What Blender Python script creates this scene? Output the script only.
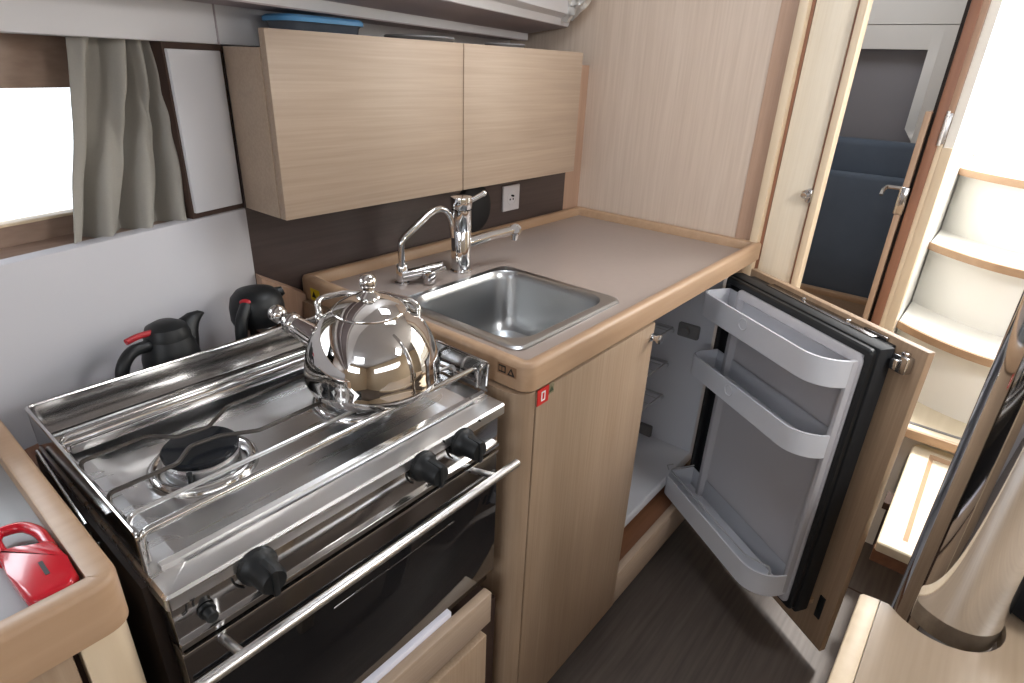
import bpy, bmesh, math, random
from mathutils import Matrix, Vector, noise
random.seed(4)
for o in list(bpy.data.objects): bpy.data.objects.remove(o)
SC = bpy.context.scene
COL = SC.collection
PI = math.pi

# ------------------------------------------------------------------ camera, sky, lights, exposure
cd = bpy.data.cameras.new('camera'); cam = bpy.data.objects.new('camera', cd); COL.objects.link(cam)
R = ((0.63626151, -0.7704583, 0.03956374), (-0.30014291, -0.29445581, -0.90730921), (0.71069369, 0.56541116, -0.41859849))
cam.matrix_world = Matrix(((R[0][0], -R[1][0], -R[2][0], 0), (R[0][1], -R[1][1], -R[2][1], 0), (R[0][2], -R[1][2], -R[2][2], 1.40), (0, 0, 0, 1)))
cd.sensor_width = 36; cd.lens = 598.11 / 1024 * 36; cd.clip_start = 0.02; cd.clip_end = 60
SC.camera = cam
SC.view_settings.view_transform = 'Standard'
SC.view_settings.look = 'None'
SC.view_settings.exposure = 0.1
SC.view_settings.gamma = 1
SC.view_settings.use_curve_mapping = False
W = bpy.data.worlds.new('sky'); SC.world = W; W.use_nodes = True
W.node_tree.nodes['Background'].inputs[0].default_value = (0.93, 0.96, 1.0, 1)
W.node_tree.nodes['Background'].inputs[1].default_value = 2.6
try:
    SC.cycles.use_denoising = True
    SC.cycles.max_bounces = 10
    SC.cycles.sample_clamp_indirect = 6
except Exception: pass

def area(name, loc, target, sx, sy, power, col=(1, 1, 1)):
    l = bpy.data.lights.new(name, 'AREA'); l.shape = 'RECTANGLE'; l.size = sx; l.size_y = sy; l.energy = power; l.color = col
    o = bpy.data.objects.new(name, l); COL.objects.link(o); o.location = loc
    o.rotation_euler = (Vector(target) - Vector(loc)).to_track_quat('-Z', 'Y').to_euler()
    return o
area('companionway_daylight', (2.75, -0.30, 2.25), (2.2, -0.2, 0.4), 0.9, 0.8, 38, (1, 0.99, 0.97))
area('companionway_opening_daylight', (3.12, -0.35, 1.72), (1.2, 0.2, 0.9), 0.85, 0.6, 7, (1, 0.99, 0.97))
area('starboard_fill', (0.95, -1.05, 1.93), (1.95, 0.0, 0.4), 0.45, 0.45, 25, (1, 0.99, 0.97))  # added light for the locker door and bottom step, no known hatch here
sun_ = bpy.data.lights.new('sun', 'SUN'); sun_.energy = 2.9; sun_.angle = math.radians(4); sun_.color = (1, 0.97, 0.92)
sun_o = bpy.data.objects.new('sun', sun_); COL.objects.link(sun_o); sun_o.rotation_euler = Vector((-0.50, 0.01, -1)).to_track_quat('-Z', 'Y').to_euler()
area('starboard_window_daylight', (-0.2, -1.86, 1.50), (-0.1, 1.0, 1.30), 2.2, 0.30, 6, (0.88, 0.94, 1))
area('forward_fill', (-2.36, -0.1, 1.55), (1.75, 0.7, 1.35), 1.6, 0.36, 22, (0.88, 0.94, 1))  # added light to brighten the bulkhead, this wall has no window
area('saloon_hatch_daylight', (-1.1, -0.2, 1.93), (-0.3, 0.3, 0.9), 0.6, 0.6, 5, (0.88, 0.94, 1))
area('worktop_fill', (0.95, 0.60, 1.93), (1.0, 0.75, 0.9), 0.3, 0.3, 4.5, (0.88, 0.94, 1))  # added overhead light for the worktop, the ceiling has no hatch here
area('cabin_fill', (2.45, 0.60, 1.93), (2.6, 0.5, 0.6), 0.35, 0.35, 2.6, (0.9, 0.95, 1))  # added light that lifts the cabin interior, not a real hatch
area('porthole_daylight', (-0.12, 1.12, 1.25), (0.3, 0.2, 0.9), 0.6, 0.16, 3.0, (0.9, 0.95, 1))

# ------------------------------------------------------------------ materials
def srgb(r, g, b):
    f = lambda c: (c / 255 / 12.92) if c / 255 <= 0.04045 else ((c / 255 + 0.055) / 1.055) ** 2.4
    return (f(r), f(g), f(b), 1)
def mat(name, col, rough=0.5, metal=0.0, spec=0.5, coat=0.0, var=0.0, vscale=(6, 6, 6), bump=0.0, bscale=200, rvar=0.0, trans=0.0, ior=1.45):
    m = bpy.data.materials.new(name); m.use_nodes = True; nt = m.node_tree; b = nt.nodes['Principled BSDF']
    b.inputs['Roughness'].default_value = rough; b.inputs['Metallic'].default_value = metal
    b.inputs['Specular IOR Level'].default_value = spec; b.inputs['Coat Weight'].default_value = coat
    b.inputs['Transmission Weight'].default_value = trans; b.inputs['IOR'].default_value = ior
    tc = nt.nodes.new('ShaderNodeTexCoord'); mp = nt.nodes.new('ShaderNodeMapping'); nt.links.new(tc.outputs['Object'], mp.inputs[0])
    mp.inputs['Scale'].default_value = vscale
    n = nt.nodes.new('ShaderNodeTexNoise'); n.inputs['Scale'].default_value = 1; n.inputs['Detail'].default_value = 4; nt.links.new(mp.outputs[0], n.inputs['Vector'])
    mx = nt.nodes.new('ShaderNodeMix'); mx.data_type = 'RGBA'
    mx.inputs[6].default_value = tuple(c * (1 - var) for c in col[:3]) + (1,); mx.inputs[7].default_value = tuple(min(1, c * (1 + var)) for c in col[:3]) + (1,)
    nt.links.new(n.outputs[0], mx.inputs[0]); nt.links.new(mx.outputs[2], b.inputs['Base Color'])
    if rvar:
        mr = nt.nodes.new('ShaderNodeMapRange'); mr.inputs[3].default_value = max(0, rough - rvar); mr.inputs[4].default_value = rough + rvar
        nt.links.new(n.outputs[0], mr.inputs[0]); nt.links.new(mr.outputs[0], b.inputs['Roughness'])
    if bump:
        n2 = nt.nodes.new('ShaderNodeTexNoise'); n2.inputs['Scale'].default_value = bscale; nt.links.new(tc.outputs['Object'], n2.inputs['Vector'])
        bp = nt.nodes.new('ShaderNodeBump'); bp.inputs['Strength'].default_value = bump; bp.inputs['Distance'].default_value = 0.001
        nt.links.new(n2.outputs[0], bp.inputs['Height']); nt.links.new(bp.outputs[0], b.inputs['Normal'])
    return m
def wood(name, c1, c2, axis='x', fine=220, rough=0.42, cathedral=0.0, coat=0.0):
    """veneer: fine pores stretched along axis plus broad tonal streaks"""
    m = bpy.data.materials.new(name); m.use_nodes = True; nt = m.node_tree; b = nt.nodes['Principled BSDF']
    b.inputs['Roughness'].default_value = rough; b.inputs['Coat Weight'].default_value = coat; b.inputs['Coat Roughness'].default_value = 0.2
    tc = nt.nodes.new('ShaderNodeTexCoord')
    def ns(s_long, s_cross, detail, dist=0.0):
        mp = nt.nodes.new('ShaderNodeMapping'); s = [s_cross] * 3; s['xyz'.index(axis)] = s_long; mp.inputs['Scale'].default_value = s
        nt.links.new(tc.outputs['Object'], mp.inputs[0])
        n = nt.nodes.new('ShaderNodeTexNoise'); n.inputs['Scale'].default_value = 1; n.inputs['Detail'].default_value = detail; n.inputs['Distortion'].default_value = dist
        nt.links.new(mp.outputs[0], n.inputs['Vector']); return n
    a = ns(5, fine, 3); c = ns(1.2, 26, 3, 0.4)
    r1 = nt.nodes.new('ShaderNodeMapRange'); r1.inputs[1].default_value = 0.3; r1.inputs[2].default_value = 0.7; nt.links.new(a.outputs[0], r1.inputs[0])
    r2 = nt.nodes.new('ShaderNodeMapRange'); r2.inputs[1].default_value = 0.3; r2.inputs[2].default_value = 0.7; nt.links.new(c.outputs[0], r2.inputs[0])
    ad = nt.nodes.new('ShaderNodeMath'); ad.operation = 'MULTIPLY_ADD'; ad.inputs[1].default_value = 0.62; nt.links.new(r1.outputs[0], ad.inputs[0])
    m2 = nt.nodes.new('ShaderNodeMath'); m2.operation = 'MULTIPLY'; m2.inputs[1].default_value = 0.38; nt.links.new(r2.outputs[0], m2.inputs[0]); nt.links.new(m2.outputs[0], ad.inputs[2])
    mx = nt.nodes.new('ShaderNodeMix'); mx.data_type = 'RGBA'; mx.inputs[6].default_value = c1; mx.inputs[7].default_value = c2
    nt.links.new(ad.outputs[0], mx.inputs[0]); nt.links.new(mx.outputs[2], b.inputs['Base Color'])
    bp = nt.nodes.new('ShaderNodeBump'); bp.inputs['Strength'].default_value = 0.12; bp.inputs['Distance'].default_value = 0.0005
    nt.links.new(a.outputs[0], bp.inputs['Height']); nt.links.new(bp.outputs[0], b.inputs['Normal'])
    return m
OAKH = wood('oak_veneer_horizontal', srgb(162, 141, 122), srgb(180, 159, 139), 'x')
OAKS = wood('oak_veneer_shaded_side', srgb(150, 126, 104), srgb(168, 145, 122), 'z')
OAKV = wood('oak_veneer_vertical', srgb(152, 128, 105), srgb(172, 149, 126), 'z')
OAKB = wood('oak_veneer_bulkhead', srgb(200, 180, 163), srgb(216, 198, 182), 'z', fine=160)
OAKD = wood('oak_veneer_door_inside', srgb(150, 124, 100), srgb(172, 146, 120), 'z')
TRIM = wood('solid_oak_trim', srgb(170, 138, 109), srgb(184, 153, 124), 'x', fine=70, rough=0.4)
TRIMY = wood('solid_oak_trim_cross', srgb(170, 138, 109), srgb(184, 153, 124), 'y', fine=70, rough=0.4)
TRIML = wood('pale_solid_trim', srgb(214, 192, 162), srgb(226, 206, 178), 'z', fine=70, rough=0.4)
TRIMR = wood('reddish_trim', srgb(140, 96, 74), srgb(158, 112, 88), 'z', fine=60)
PINKV = wood('pinkish_edge_veneer', srgb(170, 138, 116), srgb(184, 152, 130), 'z')
BROWNW = wood('brown_shelf_wood', srgb(112, 74, 52), srgb(134, 92, 66), 'x', fine=90)
WINW = wood('window_surround_wood', srgb(140, 116, 102), srgb(160, 136, 120), 'x', fine=120)
CREAMW = wood('cream_step_wood', srgb(220, 207, 180), srgb(230, 218, 194), 'x', fine=60, rough=0.5)
TABLE = wood('table_veneer', srgb(156, 136, 114), srgb(172, 152, 130), 'x', fine=110, rough=0.35)
FLOORM = wood('laminate_floor', srgb(84, 75, 70), srgb(112, 102, 95), 'x', fine=90, rough=0.5)
LAM = mat('taupe_laminate', srgb(160, 146, 138), 0.34, var=0.04, vscale=(60, 60, 60), bump=0.05)
WALLW = mat('white_lining', srgb(196, 195, 200), 0.55, var=0.02, bump=0.08, bscale=500)
PANELW = mat('white_gloss_panel', srgb(214, 214, 218), 0.35, var=0.01)
HEADW = mat('deckhead_lining', srgb(216, 215, 218), 0.7, var=0.02)
HEADM = mat('deckhead_mauve', srgb(168, 158, 162), 0.7, var=0.02)
GEL = mat('white_gelcoat', srgb(240, 238, 232), 0.35, var=0.01)
CREAM = mat('cream_cabin_lining', srgb(208, 202, 196), 0.6, var=0.02)
GREYP = mat('grey_locker_recess', srgb(128, 124, 128), 0.6, var=0.03)
NAVY = mat('navy_fabric', srgb(84, 93, 106), 0.9, var=0.1, vscale=(20, 20, 20), bump=0.3, bscale=600)
SPLASH = wood('dark_wenge_laminate', srgb(66, 55, 53), srgb(80, 68, 65), 'x', fine=160, rough=0.3)
STEEL = mat('brushed_steel', (0.80, 0.80, 0.81, 1), 0.28, 1, var=0.015, vscale=(3, 40, 40), rvar=0.03)
STEELP = mat('polished_steel', (0.60, 0.59, 0.585, 1), 0.12, 1, var=0.02, vscale=(8, 8, 8), rvar=0.02)
SINKM = mat('sink_steel', (0.46, 0.47, 0.48, 1), 0.30, 1, var=0.03, vscale=(7, 7, 7), rvar=0.05)
CHROME = mat('chrome', (0.70, 0.70, 0.71, 1), 0.05, 1, var=0.01)
KET = mat('kettle_mirror_steel', (0.66, 0.635, 0.61, 1), 0.03, 1, var=0.01)
DARKST = mat('dark_oven_steel', (0.22, 0.21, 0.21, 1), 0.2, 1, var=0.04)
BLK = mat('black_plastic', (0.008, 0.009, 0.010, 1), 0.45, var=0.1)
BLKM = mat('matt_black', (0.008, 0.009, 0.011, 1), 0.6, var=0.1)
BLKG = mat('black_enamel', (0.012, 0.014, 0.018, 1), 0.22, var=0.1)
GLASSB = mat('black_oven_glass', (0.006, 0.006, 0.007, 1), 0.06, coat=0.5)
CASTI = mat('pan_support_steel', (0.085, 0.075, 0.068, 1), 0.35, 0.6, var=0.1)
RED = mat('red_plastic', srgb(190, 22, 38), 0.2, coat=0.4)
REDM = mat('red_lever_plastic', srgb(170, 34, 42), 0.4)
FRW = mat('fridge_white_plastic', srgb(205, 206, 212), 0.42, var=0.01)
FRL = mat('fridge_liner_white', srgb(180, 178, 182), 0.5, var=0.01)
GREYPL = mat('grey_plastic', srgb(120, 118, 118), 0.5)
WIREM = mat('shelf_wire', srgb(176, 176, 178), 0.4, 0.2)
CURT = mat('grey_beige_curtain', srgb(172, 168, 160), 0.85, var=0.06, vscale=(300, 300, 300), bump=0.25, bscale=900)
FOIL = mat('silver_fabric', (0.80, 0.80, 0.78, 1), 0.36, 0.75, var=0.04, vscale=(20, 20, 20))
BLUE = mat('blue_lid_plastic', srgb(84, 152, 204), 0.4)
CLEARP = mat('smoky_clear_plastic', srgb(110, 118, 130), 0.25, trans=0.35, var=0.3, vscale=(20, 20, 20))
OUTW = mat('white_socket_plastic', srgb(205, 202, 205), 0.4)
STK_R = mat('red_sticker', srgb(206, 40, 36), 0.4)
STK_Y = mat('yellow_sticker', srgb(225, 200, 30), 0.4)
STK_K = mat('black_print', (0.015, 0.014, 0.014, 1), 0.5)
STK_W = mat('white_print', srgb(235, 235, 235), 0.5)
STK_T = mat('tan_sticker', srgb(146, 112, 84), 0.5)
STK_O = mat('olive_sticker', srgb(132, 122, 96), 0.5)
GAP = mat('shadow_gap_brown', srgb(70, 52, 44), 0.8)
KICK = mat('dark_plinth', srgb(48, 38, 34), 0.6)
CLOTHW = mat('white_paper', srgb(226, 226, 238), 0.7)
_n = CURT.node_tree; _p = _n.nodes['Principled BSDF']; _tr = _n.nodes.new('ShaderNodeBsdfTranslucent'); _mx = _n.nodes.new('ShaderNodeMixShader'); _mx.inputs[0].default_value = 0.22
_tr.inputs[0].default_value = srgb(190, 184, 172); _n.links.new(_p.outputs[0], _mx.inputs[1]); _n.links.new(_tr.outputs[0], _mx.inputs[2]); _n.links.new(_mx.outputs[0], _n.nodes['Material Output'].inputs[0])
# window pane: thin clear acrylic
PANE = bpy.data.materials.new('acrylic_pane'); PANE.use_nodes = True
_n = PANE.node_tree; _n.nodes.clear(); _o = _n.nodes.new('ShaderNodeOutputMaterial'); _m = _n.nodes.new('ShaderNodeMixShader'); _t = _n.nodes.new('ShaderNodeBsdfTransparent'); _g = _n.nodes.new('ShaderNodeBsdfGlossy')
_g.inputs['Roughness'].default_value = 0.03; _t.inputs[0].default_value = (0.95, 0.96, 0.97, 1); _f = _n.nodes.new('ShaderNodeFresnel')
_n.links.new(_f.outputs[0], _m.inputs[0]); _n.links.new(_t.outputs[0], _m.inputs[1]); _n.links.new(_g.outputs[0], _m.inputs[2]); _n.links.new(_m.outputs[0], _o.inputs[0])

# ------------------------------------------------------------------ mesh helpers
def NB(): return bmesh.new()
def merge(dst, src, M=None):
    if M is not None: bmesh.ops.transform(src, matrix=M, verts=src.verts)
    me = bpy.data.meshes.new('t'); src.to_mesh(me); src.free(); dst.from_mesh(me); bpy.data.meshes.remove(me)
    return dst
def box(bm, x0, x1, y0, y1, z0, z1, bev=0.0, seg=2, M=None):
    b = NB(); bmesh.ops.create_cube(b, size=1)
    for v in b.verts: v.co = Vector(((x0 + x1) / 2 + v.co.x * (x1 - x0), (y0 + y1) / 2 + v.co.y * (y1 - y0), (z0 + z1) / 2 + v.co.z * (z1 - z0)))
    if bev > 0: bmesh.ops.bevel(b, geom=b.edges[:], offset=bev, segments=seg, profile=0.5, affect='EDGES')
    return merge(bm, b, M)
def lathe(bm, prof, origin=(0, 0, 0), axis=(0, 0, 1), n=32, M=None):
    b = NB(); rings = []
    for r, z in prof:
        if r < 1e-6: rings.append([b.verts.new((0, 0, z))])
        else: rings.append([b.verts.new((r * math.cos(2 * PI * i / n), r * math.sin(2 * PI * i / n), z)) for i in range(n)])
    for a, c in zip(rings, rings[1:]):
        for i in range(n):
            j = (i + 1) % n
            if len(a) == 1 and len(c) == 1: break
            if len(a) == 1: b.faces.new((a[0], c[i], c[j]))
            elif len(c) == 1: b.faces.new((a[i], a[j], c[0]))
            else: b.faces.new((a[i], a[j], c[j], c[i]))
    q = Vector((0, 0, 1)).rotation_difference(Vector(axis).normalized()).to_matrix().to_4x4()
    bmesh.ops.transform(b, matrix=Matrix.Translation(origin) @ q, verts=b.verts)
    return merge(bm, b, M)
def cyl(bm, p0, p1, r, n=24, r2=None, bev=0.0):
    p0, p1 = Vector(p0), Vector(p1); L = (p1 - p0).length; r2 = r if r2 is None else r2
    return lathe(bm, [(0, 0), (r - bev, 0), (r, bev), (r2, L - bev), (r2 - bev, L), (0, L)] if bev else [(0, 0), (r, 0), (r2, L), (0, L)], p0, p1 - p0, n)
def ball(bm, c, r, n=16, sc=(1, 1, 1)):
    b = NB(); bmesh.ops.create_uvsphere(b, u_segments=n, v_segments=max(6, n // 2 + 2), radius=r)
    return merge(bm, b, Matrix.Translation(c) @ Matrix.Diagonal((*sc, 1)))
def fillet(pts, rad, seg=5, closed=False):
    pts = [Vector(p) for p in pts]; n = len(pts); out = []
    for i, p in enumerate(pts):
        if not closed and i in (0, n - 1): out.append(p); continue
        a, c = pts[i - 1], pts[(i + 1) % n]; u, v = (a - p), (c - p); lu, lv = u.length, v.length
        if lu < 1e-6 or lv < 1e-6: out.append(p); continue
        d = min(rad, lu * 0.48, lv * 0.48); A = p + u / lu * d; B = p + v / lv * d
        for k in range(seg + 1):
            t = k / seg; out.append(A * (1 - t) ** 2 + p * 2 * t * (1 - t) + B * t * t)
    return out
def tube(bm, pts, r, n=10, rad=0.0, closed=False, caps=True, sq=None):
    if rad: pts = fillet(pts, rad, 6, closed)
    pts = [Vector(p) for p in pts]; N = len(pts); b = NB(); rings = []; prev = None
    rs = r if isinstance(r, (list, tuple)) else [r] * N
    if isinstance(r, (list, tuple)) and len(r) != N: rs = [r[0] + (r[-1] - r[0]) * i / (N - 1) for i in range(N)]
    for i, p in enumerate(pts):
        if closed: t = (pts[(i + 1) % N] - pts[i - 1])
        else: t = pts[min(i + 1, N - 1)] - pts[max(i - 1, 0)]
        t.normalize()
        if prev is None: s = t.orthogonal().normalized() if abs(t.z) > 0.99 else Vector((0, 0, 1)).cross(t).normalized()
        else: s = (prev - t * prev.dot(t)).normalized()
        prev = s; w = t.cross(s); row = []
        for k in range(n):
            a = 2 * PI * k / n + (PI / 4 if sq else 0); ca, sa = math.cos(a) * rs[i], math.sin(a) * rs[i]
            if sq: ca *= sq[0]; sa *= sq[1]
            row.append(b.verts.new(p + s * ca + w * sa))
        rings.append(row)
    for i in range(N if closed else N - 1):
        A, B = rings[i], rings[(i + 1) % N]
        for k in range(n): b.faces.new((A[k], A[(k + 1) % n], B[(k + 1) % n], B[k]))
    if caps and not closed: b.faces.new(rings[0][::-1]); b.faces.new(rings[-1])
    return merge(bm, b)
def prism(bm, poly, lo, hi, f=None, bev=0.0, seg=2):
    """polygon (a,b) extruded lo..hi; f(a,b,c)->xyz"""
    f = f or (lambda a, b, c: (a, b, c)); b = NB()
    A = [b.verts.new((p[0], p[1], lo)) for p in poly]; B = [b.verts.new((p[0], p[1], hi)) for p in poly]; n = len(poly)
    b.faces.new(A[::-1]); b.faces.new(B)
    for i in range(n): b.faces.new((A[i], A[(i + 1) % n], B[(i + 1) % n], B[i]))
    if bev:
        es = [e for e in b.edges if abs(e.verts[0].co.z - e.verts[1].co.z) < 1e-7]
        bmesh.ops.bevel(b, geom=es, offset=bev, segments=seg, profile=0.5, affect='EDGES')
    for v in b.verts: v.co = Vector(f(*v.co))
    return merge(bm, b)
def rr(x0, x1, y0, y1, r, seg=6):
    """rounded rectangle, r one value or four (x0y0, x1y0, x1y1, x0y1)"""
    rs = r if isinstance(r, (list, tuple)) else [r] * 4; out = []
    for (cx, cy, a0), q in zip(((x0, y0, PI), (x1, y0, 1.5 * PI), (x1, y1, 0), (x0, y1, 0.5 * PI)), rs):
        q = max(q, 1e-4); mx = cx + (q if cx == x0 else -q); my = cy + (q if cy == y0 else -q)
        for k in range(seg + 1):
            a = a0 + PI / 2 * k / seg; out.append((mx + q * math.cos(a), my + q * math.sin(a)))
    return out
def ring(bm, rect, r, prof, closed=False, cap0=False, cap1=False, f=None, seg=6):
    """sweep a profile [(inset, z)] round a rounded rectangle"""
    f = f or (lambda a, b, c: (a, b, c)); x0, x1, y0, y1 = rect; rs = r if isinstance(r, (list, tuple)) else [r] * 4; b = NB(); L = []
    for d, z in prof:
        pl = rr(x0 + d, x1 - d, y0 + d, y1 - d, [max(q - d, 0.0015) for q in rs], seg)
        L.append([b.verts.new(f(p[0], p[1], z)) for p in pl])
    n = len(L[0]); m = len(L)
    for i in range(m if closed else m - 1):
        A, B = L[i], L[(i + 1) % m]
        for k in range(n): b.faces.new((A[k], A[(k + 1) % n], B[(k + 1) % n], B[k]))
    if cap0: b.faces.new(L[0][::-1])
    if cap1: b.faces.new(L[-1])
    return merge(bm, b)

ROOT = {}
def obj(name, bm, m, parent=None, smooth=True, ang=38, label=None):
    """link bm (given in world coordinates) as one mesh object under parent"""
    bmesh.ops.remove_doubles(bm, verts=bm.verts, dist=1e-6)
    bmesh.ops.recalc_face_normals(bm, faces=bm.faces)
    if parent is not None: bmesh.ops.transform(bm, matrix=ROOT[parent.as_pointer()].inverted(), verts=bm.verts)
    me = bpy.data.meshes.new(name); bm.to_mesh(me); bm.free(); me.materials.append(m)
    if smooth:
        me.polygons.foreach_set('use_smooth', [True] * len(me.polygons)); me.set_sharp_from_angle(angle=math.radians(ang))
    o = bpy.data.objects.new(name, me); COL.objects.link(o)
    if parent is not None: o.parent = parent; ROOT[o.as_pointer()] = ROOT[parent.as_pointer()]
    else: ROOT[o.as_pointer()] = Matrix.Identity(4)
    if label: o['label'] = label
    return o
def thing(name, label, cat, loc=(0, 0, 0), group=None, rz=0):
    o = bpy.data.objects.new(name, None); COL.objects.link(o); o.location = loc; o.rotation_euler = (0, 0, rz); o.empty_display_size = 0.05
    o['label'] = label; o['category'] = cat
    if group: o['group'] = group
    ROOT[o.as_pointer()] = Matrix.Translation(loc) @ Matrix.Rotation(rz, 4, 'Z')
    return o
def single(name, bm, m, label, cat, loc=None, group=None, **k):
    """a thing that is one mesh, its origin at loc"""
    if loc is not None: bmesh.ops.transform(bm, matrix=Matrix.Translation(-Vector(loc)), verts=bm.verts)
    o = obj(name, bm, m, **k)
    if loc is not None: o.location = loc; ROOT[o.as_pointer()] = Matrix.Translation(loc)
    o['label'] = label; o['category'] = cat
    if group: o['group'] = group
    return o
def struct(name, bm, m, parent=None, **k):
    o = obj(name, bm, m, parent, **k)
    if parent is None: o['kind'] = 'structure'
    return o
def B(*a, **k): return box(NB(), *a, **k)

# hull frame: u runs forward (left in the view) along the hull, d inboard
HA = math.radians(15.5); HO = Vector((0.574, 1.133, 0)); HU = Vector((-math.cos(HA), -math.sin(HA), 0)); HN = Vector((math.sin(HA), -math.cos(HA), 0))
HM = Matrix(((HU.x, HN.x, 0, HO.x), (HU.y, HN.y, 0, HO.y), (0, 0, 1, 0), (0, 0, 0, 1)))
def hp(u, d, z): return HO + HU * u + HN * d + Vector((0, 0, z))

# ================================================================== the setting
# floor: planks with dark seams
f = NB(); box(f, -2.4, 1.718, -1.9, 1.9, -0.05, 0, M=None); box(f, 1.722, 3.6, -1.9, 1.9, -0.05, 0)
struct('floor', f, FLOORM)
struct('trim_1', B(1.717, 1.723, -1.9, 0.4, -0.02, 0.0008), GAP)
c = NB(); box(c, -2.4, 2.15, -1.9, 1.9, 1.95, 2.0); box(c, 2.15, 3.6, 0.165, 1.9, 1.95, 2.0); box(c, 2.15, 3.6, -1.9, -0.85, 1.95, 2.0)
struct('ceiling', c, HEADW)
struct('wall_forward', B(-2.45, -2.4, -1.9, 1.9, 0, 2.0), TRIML)
struct('wall_starboard', B(-2.4, 3.6, -1.95, -1.9, 0, 2.0), TRIML)
w = B(3.6, 3.65, -1.9, 1.9, 0, 1.35); box(w, 3.6, 3.65, 0.17, 1.9, 1.35, 2.0); box(w, 3.6, 3.65, -1.9, -0.9, 1.35, 2.0); struct('wall_far_aft', w, CREAM)
# hull side lining, with the long window recess between two flush white bands
w = NB(); box(w, -0.02, 3.2, -0.03, 0, 0, 1.128, 0.004, M=HM); struct('wall_hull_lower', w, WALLW)
w = NB(); box(w, -1.6, -0.02, -0.09, -0.05, 0, 1.95, M=HM); box(w, -1.28, 3.2, -0.12, 0.0, 1.413, 1.95, 0.003, M=HM); struct('wall_hull_upper', w, HEADW)
w = NB(); box(w, 0.004, 0.007, 0.0, 0.0015, 1.413, 1.95, M=HM); struct('trim_2', w, HEADM)
# recess back with the window opening
w = NB()
for a in ((-0.02, 0.18, 1.10, 1.44), (1.10, 3.2, 1.10, 1.44), (0.18, 1.10, 1.10, 1.155), (0.18, 1.10, 1.342, 1.44)):
    box(w, a[0], a[1], -0.115, -0.095, a[2], a[3], M=HM)
struct('wall_window_recess', w, WINW)
w = NB(); box(w, 0.18, 1.10, -0.116, -0.091, 1.1535, 1.158, 0.001, M=HM); struct('window_1', w, TRIML)
w = NB(); box(w, 0.17, 1.11, -0.112, -0.108, 1.145, 1.352, M=HM); obj('window_pane', w, PANE, bpy.data.objects['window_1'])
w = NB(); box(w, -0.02, 3.2, -0.095, -0.030, 1.10, 1.124, M=HM); struct('trim_19', w, WINW)
# white panel on the recess, beside the cabinet
w = NB(); box(w, 0.004, 0.109, -0.06, 0.0, 1.138, 1.403, 0.0015, M=HM); struct('trim_3', w, PANELW)
w = NB(); box(w, -0.004, 0.113, -0.09, -0.006, 1.128, 1.413, M=HM); struct('trim_4', w, GAP)
# moulded deckhead step that follows the hull
pr = [(-0.05, 1.98), (-0.05, 1.477), (0.10, 1.477), (0.10, 1.497), (0.235, 1.517), (0.24, 1.535), (0.262, 1.545), (0.30, 1.75), (0.42, 1.96)]
w = NB(); prism(w, pr, -1.14, 3.2, f=lambda a, b, c: hp(c, a, b)); o = struct('ceiling_step', w, HEADW); 
w = NB(); box(w, -1.138, 3.2, 0.102, 0.232, 1.4955, 1.4985, M=HM @ Matrix.Translation((0, 0, 0))); 
bmesh.ops.transform(w, matrix=Matrix.Identity(4), verts=w.verts); w.free()
w = NB(); prism(w, [(0.101, 1.4955), (0.234, 1.5155), (0.234, 1.5185), (0.101, 1.4985)], -1.139, 3.2, f=lambda a, b, c: hp(c, a, b)); struct('trim_5', w, HEADM)
w = NB(); prism(w, [(-0.04, 1.4745), (0.099, 1.4745), (0.099, 1.478), (-0.04, 1.478)], -1.139, 3.2, f=lambda a, b, c: hp(c, a, b)); struct('trim_6', w, HEADM)
# dark backsplash and aft bulkhead
struct('wall_backsplash', B(0.574, 1.665, 1.133, 1.15, 0.80, 1.25), SPLASH)
struct('trim_21', B(1.665, 1.754, 1.1325, 1.15, 0.80, 1.41), PINKV)
struct('trim_22', B(1.2, 1.665, 1.1325, 1.15, 1.25, 1.41), OAKB)
struct('wall_bulkhead', B(1.754, 1.80, 0.578, 1.9, 0, 1.95), OAKB)
struct('trim_7', B(1.752, 1.80, 0.531, 0.578, 0, 1.95), PINKV)
struct('trim_8', B(1.738, 1.80, 0.508, 0.531, 0, 1.95, 0.003), TRIML)
struct('trim_9', B(1.765, 1.80, 0.500, 0.508, 0, 1.95), TRIMR)
# shelf behind the stove and its board
w = NB(); prism(w, [(-0.1, 0.80), (-0.1, 0.93), (0.574, 1.12), (0.664, 1.12), (0.664, 0.90), (0.664, 0.80)], 0.845, 0.865); struct('trim_10', w, BROWNW)
w = NB(); prism(w, [(0.574, 1.131), (0.668, 1.131), (0.668, 1.122), (0.568, 1.122)], 0.865, 0.99); w.free()
w = NB()
v = [w.verts.new(p) for p in ((0.574, 1.130, 0.865), (0.574, 1.130, 0.996), (0.671, 1.130, 0.936), (0.671, 1.130, 0.865), (0.576, 1.112, 0.865), (0.576, 1.112, 0.990), (0.671, 1.112, 0.930), (0.671, 1.112, 0.865))]
for q in ((0, 1, 2, 3), (4, 5, 6, 7), (0, 1, 5, 4), (1, 2, 6, 5), (2, 3, 7, 6), (3, 0, 4, 7)): w.faces.new([v[i] for i in q])
struct('trim_11', w, PINKV)

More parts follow.
